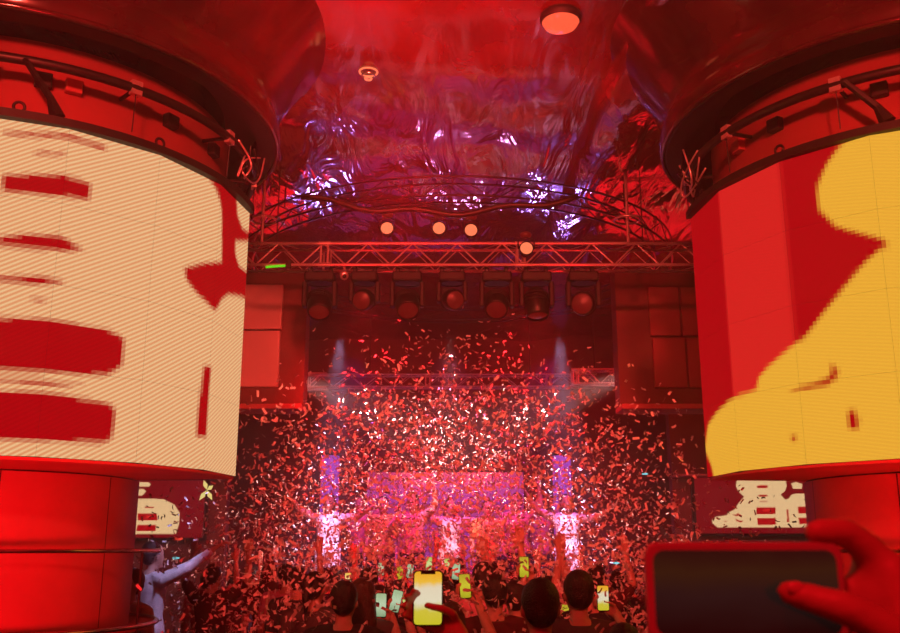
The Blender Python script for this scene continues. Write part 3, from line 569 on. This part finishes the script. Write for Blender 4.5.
def make_person(key, R=None, L=None, handR=None, handL=None, lean=0, vox=.012, longhair=False, ponytail=False, face=False, skin='skin', hair='hair', top='black', legs='denim', sleeve=.45, legpose=None, hairy=True):
    R = R or HANG['R']; L = L or HANG['L']
    b = MB(); b.loft(TORSO); b.loft(HEAD); b.cap((0, -.012, 1.40), (0, .012, 1.54), .056, .05)
    b.cap((0, .1, 1.605), (0, .118, 1.578), .009, .014); b.cap((-.018, .1, 1.505), (.018, .1, 1.505), .012, .012)
    for sx in (-1, 1):
        b.add(*(lambda q: (q.v, q.f))(MB().sphere((sx*.078, -.005, 1.592), .028, .4, .75, 1.1)))
        b.cap((sx*.10, -.01, 1.41), (sx*.185, -.012, 1.395), .06, .056)
    lp = legpose or (((.09, 0, .90), (.10, .03, .49), (.10, 0, .09), (.11, .13, .04)), ((-.09, 0, .90), (-.10, .03, .49), (-.10, 0, .09), (-.11, .13, .04)))
    for hp, kn, an, toe in lp: b.chain([hp, kn, Vector(kn).lerp(Vector(an), .35), an], [.088, .058, .056, .04]); b.cap(an, toe, .042, .032)
    for sx, (el, wr), hd in ((1, R, handR), (-1, L, handL)):
        sh = (sx*.19, -.012, 1.39); arm(b, sh, el, wr); d = (Vector(wr)-Vector(el)).normalized()
        if hd: hand(b, wr, *hd)
        else:
            n = Vector((-sx, 0, 0)); n = (n-d*n.dot(d)).normalized(); s = n.cross(d)*(-sx)
            hand(b, wr, d, n, s if s.y > 0 or abs(d.z) < .8 else -s, .3)
    parts = [('body', remesh(b, 'body', vox, M[skin]))]
    t = MB(); t.loft([(cx, cy, z, rx+.016, ry+.016) for cx, cy, z, rx, ry in TORSO[1:-1]])
    for sx, (el, wr) in ((1, R), (-1, L)):
        sh = Vector((sx*.19, -.012, 1.39)); el = Vector(el); t.cap((sx*.09, -.01, 1.405), (sx*.185, -.012, 1.39), .072, .068)
        t.cap(sh, sh.lerp(el, min(1, sleeve*1.6)), .068, .06)
        if sleeve > .7: t.cap(el, el.lerp(Vector(wr), .85), .054, .040)
    parts.append(('shirt', remesh(t, 'shirt', .014, CLO[top])))
    g = MB(); g.loft([(0, 0, .83, .14, .11), (0, 0, .88, .182, .132), (0, 0, .97, .186, .132), (0, 0, 1.02, .168, .118)])
    for hp, kn, an, toe in lp: g.chain([hp, kn, an], [.100, .075, .065])
    parts.append(('trousers', remesh(g, 'trousers', .018, CLO[legs])))
    if hairy:
        h = MB(); h.sphere((0, -.016, 1.640), .1, .88, 1.0, .98); h.sphere((0, -.045, 1.60), .08, .95, .85, 1.0)
        if longhair: h.loft([(0, -.03, 1.70, .06, .06), (0, -.03, 1.64, .09, .09), (0, -.045, 1.56, .096, .085), (0, -.06, 1.46, .105, .07), (0, -.075, 1.36, .115, .055), (0, -.085, 1.27, .11, .045), (0, -.085, 1.24, .09, .03)])
        if ponytail: h.chain([(0, -.10, 1.67), (0, -.17, 1.66), (0, -.19, 1.55), (0, -.17, 1.44)], [.03, .035, .03, .015])
        parts.append(('hair', remesh(h, 'hair', .011, M[hair])))
    if face:
        e = MB(); [e.sphere((sx*.031, .0925, 1.612), .012, 1.3, .7, .7, 8) for sx in (-1, 1)]; parts.append(('eyes', e.mesh('eyes', M['eye'], True)))
        parts.append(('mouth', MB().cap((-.022, .105, 1.542), (.022, .105, 1.542), .006, .006, 8).mesh('mouth', M['lip'], True)))
    return parts
def place(parts, label, loc, rz=0, sc=1.0, group='crowd on the dance floor', over=None):
    p = thing('person', label, 'person', loc, rz, group); p.scale = (sc, sc, sc)
    for nm, me in parts:
        o = link(nm, me, p)
        if over and nm in over:
            o.material_slots[0].link = 'OBJECT'; o.material_slots[0].material = over[nm]
    return p
up = Vector((0, 0, 1))
# phone poses: the phone's centre relative to the person's feet
PH_HI = Vector((.095, .375, 1.815)); PH_LO = Vector((.20, .42, 1.56))
def grip(c):    # right hand round a portrait phone whose screen faces the holder
    W0 = c+Vector((.078, .024, -.088)); d = Vector((-.85, 0, .5)).normalized()
    th = [W0+Vector((-.008, -.002, .03)), W0+Vector((-.012, -.030, .048)), W0+Vector((-.040, -.045, .062)), W0+Vector((-.080, -.043, .070))]
    return W0, (d, (0, -1, 0), (.5, 0, .85), .3, th)
wh, gh = grip(PH_HI); wl, gl = grip(PH_LO)
V_hi = make_person('hi', R=((.27, .20, 1.50), wh), handR=gh, hair='hair')
V_hi_long = make_person('hi', R=((.27, .20, 1.50), wh), handR=gh, hair='hair2', longhair=True, top='maroon', vox=.011)
V_lo = make_person('lo', R=((.35, .18, 1.26), wl), handR=gl, hair='hair')
V_lo2 = make_person('lo', R=((.35, .18, 1.26), wl), handR=gl, hair='hair2', longhair=True, top='grey')
V_hi_near = make_person('near', R=((.27, .20, 1.50), wh), handR=gh, vox=.0062, top='black')
V_stand = make_person('stand', top='black'); V_stand_long = make_person('stand', longhair=True, hair='hair2', top='maroon'); V_pony = make_person('stand', ponytail=True, top='grey', hair='hair')
V_wave = make_person('wave', R=((.34, .05, 1.58), (.30, .12, 1.84)), handR=((.0, .1, 1), (0, 1, 0), (-1, 0, 0), .12), top='navy')
V_both = make_person('both', R=((.36, .06, 1.56), (.33, .12, 1.82)), L=((-.36, .06, 1.56), (-.30, .10, 1.82)), handR=((.0, .1, 1), (0, 1, 0), (-1, 0, 0), .2), handL=((.0, .1, 1), (0, 1, 0), (1, 0, 0), .2), top='maroon')
V_point = make_person('point', R=((.36, .14, 1.50), (.50, .30, 1.66)), handR=((.5, .5, .5), (0, .5, -.7), (-.7, .5, 0), .4), face=True, top='white', sleeve=.9)
V_perf = make_person('perf', R=((.42, .03, 1.50), (.56, .08, 1.72)), L=((-.42, .03, 1.40), (-.60, .08, 1.52)), face=True, top='white', legs='white', longhair=True, hair='hair2', skin='skin')
V_perf2 = make_person('perf', R=((.30, .16, 1.20), (.14, .30, 1.32)), L=((-.36, .04, 1.54), (-.34, .06, 1.80)), face=True, top='pink', legs='black', ponytail=True)
V_perf3 = make_person('perf', face=True, top='gold', legs='black')

PHONES = []
def phone(label, c, w, h, scr, rot=(0, 0, 0), case='phone_body', notch=False):
    p = thing('phone', label, 'phone', c, 0, 'phones held up by the crowd'); p.rotation_euler = rot
    def slab(w_, h_, y0, y1, rc):
        o = [(sx*(w_/2-rc)+rc*math.cos(a), sz*(h_/2-rc)+rc*math.sin(a)) for sx, sz, q in ((1, 1, 0), (-1, 1, 1), (-1, -1, 2), (1, -1, 3)) for a in [PI/2*(q+t/5) for t in range(6)]]; n = len(o)
        return MB().add([(x, y0, z) for x, z in o]+[(x, y1, z) for x, z in o], [tuple(range(n)), tuple(range(n, 2*n))]+[(k, (k+1) % n, (k+1) % n+n, k+n) for k in range(n)])
    b = .0035 if w < .1 else .0062
    bevel(slab(w, h, -.004, .004, .011).build('phone_case', M[case], p), .002, 2)
    slab(w-2*b, h-2*b, -.0048, -.0041, .009).build('screen', scr, p)
    if notch: bevel(MB().box(-.019, .019, -.0056, -.0049, h/2-b-.007, h/2-b).build('notch', M['phone_body'], p), .0003)
    return p
ZC = 2.1; TH = .24175
def hz(px, py, Yd):     # point at distance Yd on the sight line of a photo pixel; used to space the crowd out
    x = (px-450)/937.16; y = -(py-316.5)/937.16; dy = math.cos(TH)-y*math.sin(TH); k = Yd/dy
    return Vector((x*k, Yd, ZC+(math.sin(TH)+y*math.cos(TH))*k))
holders = [  # phone px, distance, high?, variant, screen, roll, labels
    (465, 586, 6.2, 1, V_hi_long, 3, -.08, 'amber-lit phone held above the brown-haired head right of the big phone', 'person with long brown hair raising an amber phone, right of the big phone', dict()),
    (381, 605, 6.4, 0, V_lo, 2, .02, 'pale green-lit phone, leftmost of the three held side by side', 'dark-haired person holding the leftmost of three side-by-side phones', dict()),
    (396, 601, 6.8, 0, V_lo2, 2, .25, 'pale tilted phone in the middle of the three held side by side', 'long-haired person holding the tilted middle phone of three', dict()),
    (408, 605, 7.5, 0, V_lo, 1, -.2, 'yellow-green phone, rightmost of the three held side by side', 'person in maroon holding the rightmost of three side-by-side phones', dict(shirt=CLO['maroon'])),
    (524, 567, 7.2, 1, V_hi, 3, 0, 'yellow phone held highest, right of centre before the stage', 'person in black raising a yellow phone high, right of centre', dict()),
    (603, 598, 6.0, 0, V_lo, 0, 0, 'phone with yellow picture held at the right edge of the crowd', 'bare-armed person filming with a yellow phone at the right of the crowd', dict(shirt=CLO['grey'])),
    (565, 616, 8.6, 0, V_lo2, 3, .05, 'small yellow phone held low between dark heads on the right', 'long-haired person holding a small yellow phone low on the right', dict()),
    (381, 569, 11.8, 1, V_hi, 2, 0, 'tiny pale phone raised far back, left of centre', 'far dark-haired person raising a tiny pale phone, left of centre', dict()),
    (400, 573, 11.3, 1, V_hi, 3, 0, 'tiny amber phone raised far back, just left of the big phone', 'far person raising a tiny amber phone just left of the big phone', dict(shirt=CLO['grey'])),
    (410, 571, 10.6, 1, V_hi, 2, .1, 'small pale phone raised far back, touching the big phone\'s left', 'far person in navy raising a small pale phone beside the big one', dict(shirt=CLO['navy'])),
    (429, 564, 10.5, 1, V_hi, 1, 0, 'small green phone raised far back, right above the big phone', 'far person in cream raising a green phone above the big one', dict(shirt=CLO['cream'])),
    (447, 565, 11.6, 1, V_hi, 1, 0, 'tiny green phone raised far back, just right of the big phone', 'far person raising a tiny green phone just right of the big one', dict(shirt=CLO['maroon'])),
    (456, 571, 8.6, 1, V_hi, 2, .06, 'pale phone raised mid-crowd, second to the right of the big phone', 'mid-crowd person raising a pale phone right of the big phone', dict(shirt=CLO['grey'])),
    (348, 580, 10.5, 1, V_hi, 1, 0, 'lone small green phone raised at the left of the crowd', 'lone person raising a small green phone at the left', dict(shirt=CLO['navy'])),
]
taken = []
for px, py, Yd, hi, var, scr, roll, lp, lab, over in holders:
    c = hz(px, py, Yd); off = PH_HI if hi else PH_LO; s = max(.86, min(1.08, (c.z-FZ)/off.z))
    base = Vector((c.x-off.x*s, c.y-off.y*s, FZ)); place(var, lab, base, 0, s, 'people holding up phones', over); taken.append((base.x, base.y))
    phone(lp, base+off*s, .074, .152, SCR[scr], (0, roll, 0))
# nearest raised phone, in the middle
c = hz(428, 598, 2.55); s = (c.z-FZ)/PH_HI.z
base = Vector((c.x-PH_HI.x*s, c.y-PH_HI.y*s, FZ)); place(V_hi_near, 'nearest person, raising the big bright phone in the middle', base, 0, s, 'people holding up phones'); taken.append((base.x, base.y))
phone('big bright yellow-white phone raised in the middle foreground', base+PH_HI*s, .079, .140, SCR[0], (-.12, 0, 0), notch=True)

# single heads that stand out in the foreground
fg = [(540, 4.4, V_stand, 1.02, 'large dark head in the foreground right of centre', dict(hair=M['hair'])), (495, 6.4, V_stand, 1.0, 'dark-haired person with bare neck just right of the big phone', dict(shirt=CLO['maroon'])),
      (622, 4.6, V_stand_long, .90, 'long-haired head low in the foreground at the right', dict(hair=M['hair']))]
for px, Yd, var, s, lab, over in fg:
    x = hz(px, 600, Yd).x; place(var, lab, (x, Yd, FZ), 0, s, over=over); taken.append((x, Yd))
# two men at the rail by the left column
place(V_point, 'person in a pale shirt pointing across the room beside the left column', (-2.86, 9.3, FZ+.14), -.7, 1.05, 'people by the left column', dict(hair=M['hair']))
tag(bevel(MB().box(-4.2, -2.4, 8.95, 9.7, FZ, FZ+.14).build('riser', M['black']), .01), 'low black riser under the pale-shirted person', 'platform')
place(make_person('man', face=True, top='cream', skin='skin2', lean=0), 'man with short dark hair below the pale shirt, at the column rail', (-2.62, 8.0, FZ), PI-.6, 1.0, 'people by the left column')
# the rest of the crowd, row by row
ordn = ['first', 'second', 'third', 'fourth', 'fifth', 'sixth', 'seventh', 'eighth', 'ninth', 'tenth', 'eleventh', 'twelfth']
kinds = [(V_stand, 'person in black with short dark hair', dict()), (V_stand_long, 'person in maroon with long brown hair', dict()), (V_wave, 'person in navy waving one bare arm', dict()), (V_both, 'person in maroon throwing both arms up', dict()),
         (V_pony, 'person in grey with a dark ponytail', dict()), (V_stand, 'person in grey with short dark hair', dict(shirt=CLO['grey'])), (V_wave, 'person in pink waving one bare arm', dict(shirt=CLO['pink']))]
rows = [7.7, 8.8, 9.9, 11.0, 12.1, 13.0]
for ri, ry in enumerate(rows):
    hw = min(3.0, .28*ry); n = int(2*hw/.62); q = 0
    for k in range(n):
        x = -hw+(k+.5)*2*hw/n+random.uniform(-.12, .12); y = ry+random.uniform(-.25, .25)
        if any((x-a)**2+(y-b)**2 < .20 for a, b in taken): continue
        if math.hypot(x-CL[0], y-CL[1]) < 1.45 or math.hypot(x-CR[0], y-CR[1]) < 1.45 or (x < -1.75 and y < 9.9): continue
        var, lab, over = random.choice(kinds if ry > 6 else kinds[:2]+kinds[4:6])
        place(var, '%s, %s from left, %s crowd row' % (lab, ordn[q], ordn[ri]), (x, y, FZ), random.uniform(-.25, .25), random.uniform(.93, 1.04), over=over); taken.append((x, y)); q += 1
# performers
pf = [(V_perf, -1.74, 13.75, 'performer in white with arms flung wide, far left of the stage'), (V_perf2, -1.40, 14.9, 'performer in pink raising one arm, second from the left on stage'), (V_perf3, -1.0, 14.3, 'performer in gold left of the stage screen centre'), (V_perf2, -.55, 14.0, 'performer in pink before the left half of the stage screen'),
      (V_perf, 0.0, 14.6, 'performer in white at the centre of the stage'), (V_perf3, .55, 14.0, 'performer in gold right of centre stage'), (V_perf2, 1.0, 14.3, 'performer in pink right of the stage screen centre'), (V_perf2, 1.4, 14.9, 'performer in pink second from the right on stage'), (V_perf, 1.68, 13.75, 'performer in white with arms flung wide, far right of the stage')]
for var, x, y, lab in pf: place(var, lab, (x, y, FZ+.9), PI+random.uniform(-.4, .4), random.uniform(.96, 1.04), 'performers on the stage')

# neighbour at the right edge filming with a sideways phone
def neighbour():
    b = MB(); ox = Vector((.50, .36, FZ-.0)); body = make_body = None
    mb = MB(); mb.loft(TORSO); mb.loft(HEAD); mb.cap((0, -.012, 1.40), (0, .012, 1.54), .056, .05); mb.cap((0, .1, 1.605), (0, .118, 1.578), .009, .014)
    for sx in (-1, 1):
        mb.cap((sx*.10, -.01, 1.41), (sx*.185, -.012, 1.395), .06, .056); mb.add(*(lambda q: (q.v, q.f))(MB().sphere((sx*.078, -.005, 1.592), .028, .4, .75, 1.1)))
        mb.chain([(sx*.09, 0, .90), (sx*.10, .03, .49), (sx*.10, 0, .09)], [.088, .058, .04]); mb.cap((sx*.10, 0, .09), (sx*.11, .13, .04), .042, .032)
    arm(mb, (-.19, -.012, 1.39), *HANG['L']); hand(mb, HANG['L'][1], (0, .3, -1), (1, 0, 0), (0, 1, .3), .3)
    w = lambda x, y, z: Vector((x, y, z))-ox
    mb.chain([(.19, -.012, 1.39), w(.575, .60, 1.74)], [.052, .040]); mb.chain([w(.575, .60, 1.74), w(.52, .66, 1.81), w(.405, .775, 1.955)], [.040, .039, .027])
    mb.chain([w(.405, .775, 1.955), w(.352, .797, 2.062)], [.028, .022]); mb.chain([w(.410, .76, 1.955), w(.366, .775, 2.04)], [.026, .021]); mb.chain([w(.40, .785, 1.96), w(.345, .806, 2.03)], [.024, .016])
    mb.chain([w(.358, .795, 2.066), w(.347, .795, 2.096), w(.325, .790, 2.1125), w(.300, .787, 2.1125)], [.0165, .0145, .0125, .011]); mb.chain([w(.350, .803, 2.085), w(.342, .80, 2.05), w(.350, .79, 2.01)], [.017, .02, .022]); mb.chain([w(.36, .79, 2.08), w(.372, .78, 2.03), w(.39, .77, 1.98)], [.018, .024, .026])           # index over the top edge
    mb.chain([w(.350, .806, 2.055), w(.318, .803, 2.068), w(.290, .798, 2.066), w(.268, .796, 2.060)], [.0115, .0105, .0098, .0085])              # middle
    mb.chain([w(.346, .806, 2.040), w(.312, .804, 2.046), w(.285, .799, 2.044), w(.266, .796, 2.040)], [.0110, .0102, .0094, .0083])              # ring
    mb.chain([w(.345, .803, 2.022), w(.318, .801, 2.022), w(.298, .797, 2.020)], [.0098, .0088, .0078])                                           # little finger
    mb.chain([w(.392, .762, 1.975), w(.348, .748, 2.030), w(.303, .750, 2.055), w(.266, .764, 2.066)], [.024, .0165, .0135, .0105])                # thumb on the screen
    parts = [('body', remesh(mb, 'body', .0046, M['skin'], 4))]
    t = MB(); t.loft([(cx, cy, z, rx+.016, ry+.016) for cx, cy, z, rx, ry in TORSO[1:-1]]); 
    for sx in (-1, 1): t.cap((sx*.09, -.01, 1.405), (sx*.185, -.012, 1.39), .072, .068)
    t.cap((-.19, -.012, 1.39), (-.225, -.025, 1.2), .068, .06); t.cap((.19, -.012, 1.39), Vector((.19, -.012, 1.39)).lerp(w(.575, .60, 1.74), .6), .068, .06)
    parts.append(('shirt', remesh(t, 'shirt', .014, CLO['black'])))
    g = MB(); g.loft([(0, 0, .83, .14, .11), (0, 0, .88, .182, .132), (0, 0, 1.02, .168, .118)])
    for sx in (-1, 1): g.chain([(sx*.09, 0, .90), (sx*.10, .03, .49), (sx*.10, 0, .09)], [.100, .075, .065])
    parts.append(('trousers', remesh(g, 'trousers', .018, CLO['denim'])))
    h = MB(); h.sphere((0, -.016, 1.640), .1, .88, 1.0, .98); h.sphere((0, -.045, 1.60), .08, .95, .85, 1.0); parts.append(('hair', remesh(h, 'hair', .011, M['hair'])))
    n = MB().sphere((0, 0, 0), .0062, 1.15, .35, .85, 10).mesh('thumb_nail', M['nail'], True)
    p = place(parts, 'nearest person at the right edge, hand gripping a sideways phone', ox, 0, 1, 'people holding up phones')
    o = link('thumb_nail', n, p, w(.268, .7545, 2.0695))
    return p
neighbour()
phone('large dark-screened phone held sideways in the right foreground', (.2375, .785, 2.0655), .160, .0775, SCR[4], (0, 0, 0), 'phone_case')

# ------------------------------------------------------------------ small lit things in the air
p = thing('foil_butterfly', 'pale gold four-winged foil cut-out with added glow, fluttering below the cream drum', 'foil', hz(207, 490, 9.0))
for a, l in ((1.9, .1), (.6, .07), (-1.1, .11), (-2.2, .12)):
    o = MB().add([(0, 0, 0), (l*.5, .01, .022), (l, 0, .004), (l*.5, -.004, -.02)], [(0, 1, 2, 3)]).build('wing', M['gold'], p); o.rotation_euler = (.3, -a, .2)
for px, py, Yd, lab in ((176, 558, 8.6, "leftmost cyan wristband light glowing near the pale-shirted person's arm"), (616, 563, 8.8, 'cyan wristband light glowing in the crowd at the right'), (645, 474, 9.6, 'blue-cyan light speck glowing alone high at the right')):
    p = thing('wristband_light', lab, 'light', hz(px, py, Yd), 0, 'glowing wristbands'); ring(.026, .006, 18, 6).build('band', M['cyan'], p, True); bevel(MB().box(-.014, .014, -.034, -.022, -.01, .01).build('lamp', M['cyan'], p), .003)

# ------------------------------------------------------------------ confetti
def strip(L, w, curl, tw):
    n = 4; v = []; f = []
    for i in range(n):
        t = i/(n-1)-.5; a = tw*t
        for s in (-1, 1): v.append((L*t, s*w/2*math.cos(a), curl*L*(t*t*4-.4)+s*w/2*math.sin(a)))
    f = [(2*i, 2*i+2, 2*i+3, 2*i+1) for i in range(n-1)]
    return np.array(v), f
shapes = [strip(L, w, c, t) for L, w, c, t in ((.048, .017, .08, .3), (.043, .017, .16, -.5), (.050, .015, .05, .6), (.040, .018, .20, .2), (.047, .016, -.12, .8), (.037, .018, .10, 0))]
def cloud(N):
    out = []; kx = (-4.2, -2.9, -2.1, -1.2, 0, 1.2, 2.1, 2.8, 4.0); kz = (.0, .08, .14, .21, .24, .21, .14, .07, .0)
    while len(out) < N:
        y = 6.0+7.4*rng.uniform()**.8; x = rng.normal(-.1, 1.55)
        zt = 2.1+10.3*np.interp(x, kx, kz)+rng.normal(0, .12); t = rng.uniform()**.62
        z = zt-(zt-.95)*t
        if abs(x) > 4 or (z > 3.3 and y < 8.6+.5*(z-3.3)): continue
        if math.hypot(x-CL[0], y-CL[1]) < 1.72 or math.hypot(x-CR[0], y-CR[1]) < 1.72: continue
        if z > 3.5 and 10.3 < y < 10.9 and abs(x) > 1.6: continue
        out.append((x, y, z))
    for _ in range(1800): out.append((rng.uniform(-2.3, 2.0), rng.uniform(5.2, 8), rng.uniform(1.2, 2.15)))
    out = [p for p in out if math.hypot(p[0]-CL[0], p[1]-CL[1]) > 1.72 and math.hypot(p[0]-CR[0], p[1]-CR[1]) > 1.72]
    return np.array(out)
N = 23000
P = cloud(N); N = len(P)
R_ = rng.normal(size=(N, 4)); R_ /= np.linalg.norm(R_, axis=1)[:, None]
dist = np.linalg.norm(P-np.array([0, 0, 2.1]), axis=1); order = np.argsort(dist)
near = [i for i in order if P[i, 2] > 1.35 and abs(P[i, 0]) < .3*P[i, 1]][:300]; nearset = set(near)
cm = [MB().add(v.tolist(), f).mesh('confetti_strip', M['paper'], True, False) for v, f in shapes]
for i in near:
    o = link('confetti_strip', cm[i % 6], None, P[i]); o.rotation_mode = 'QUATERNION'; o.rotation_quaternion = R_[i]
    tag(o, 'curled white paper confetti strip falling in the near side of the cloud', 'confetti', 'nearest confetti strips in the air')
VV = []; FF = []; o_ = 0
for i in range(N):
    if i in nearset: continue
    v, f = shapes[i % 6]; w, x, y, z = R_[i]
    Rm = np.array([[1-2*(y*y+z*z), 2*(x*y-z*w), 2*(x*z+y*w)], [2*(x*y+z*w), 1-2*(x*x+z*z), 2*(y*z-x*w)], [2*(x*z-y*w), 2*(y*z+x*w), 1-2*(x*x+y*y)]])
    VV.append(v@Rm.T+P[i]); FF += [tuple(a+o_ for a in q) for q in f]; o_ += len(v)
me = bpy.data.meshes.new('confetti'); me.from_pydata(np.concatenate(VV).tolist(), [], FF); me.materials.append(M['paper']); me.shade_smooth()
tag(link('confetti', me), 'dense cloud of falling paper confetti over the dance floor and stage', 'confetti', None, 'stuff')

# ------------------------------------------------------------------ stage haze filling the room
m = bpy.data.materials.new('stage_haze'); m.use_nodes = True; nt = m.node_tree; nt.nodes.clear()
ou = nt.nodes.new('ShaderNodeOutputMaterial'); vs = nt.nodes.new('ShaderNodeVolumeScatter'); vs.inputs['Density'].default_value = .017; vs.inputs['Anisotropy'].default_value = .2; vs.inputs['Color'].default_value = (.9, .9, .9, 1)
nt.links.new(vs.outputs[0], ou.inputs['Volume'])
tag(MB().box(-7.15, 7.15, 1.2, 17.15, FZ+.02, CEIL-.2).build('haze', m), 'thin red-lit stage haze hanging in the room', 'haze', None, 'stuff')
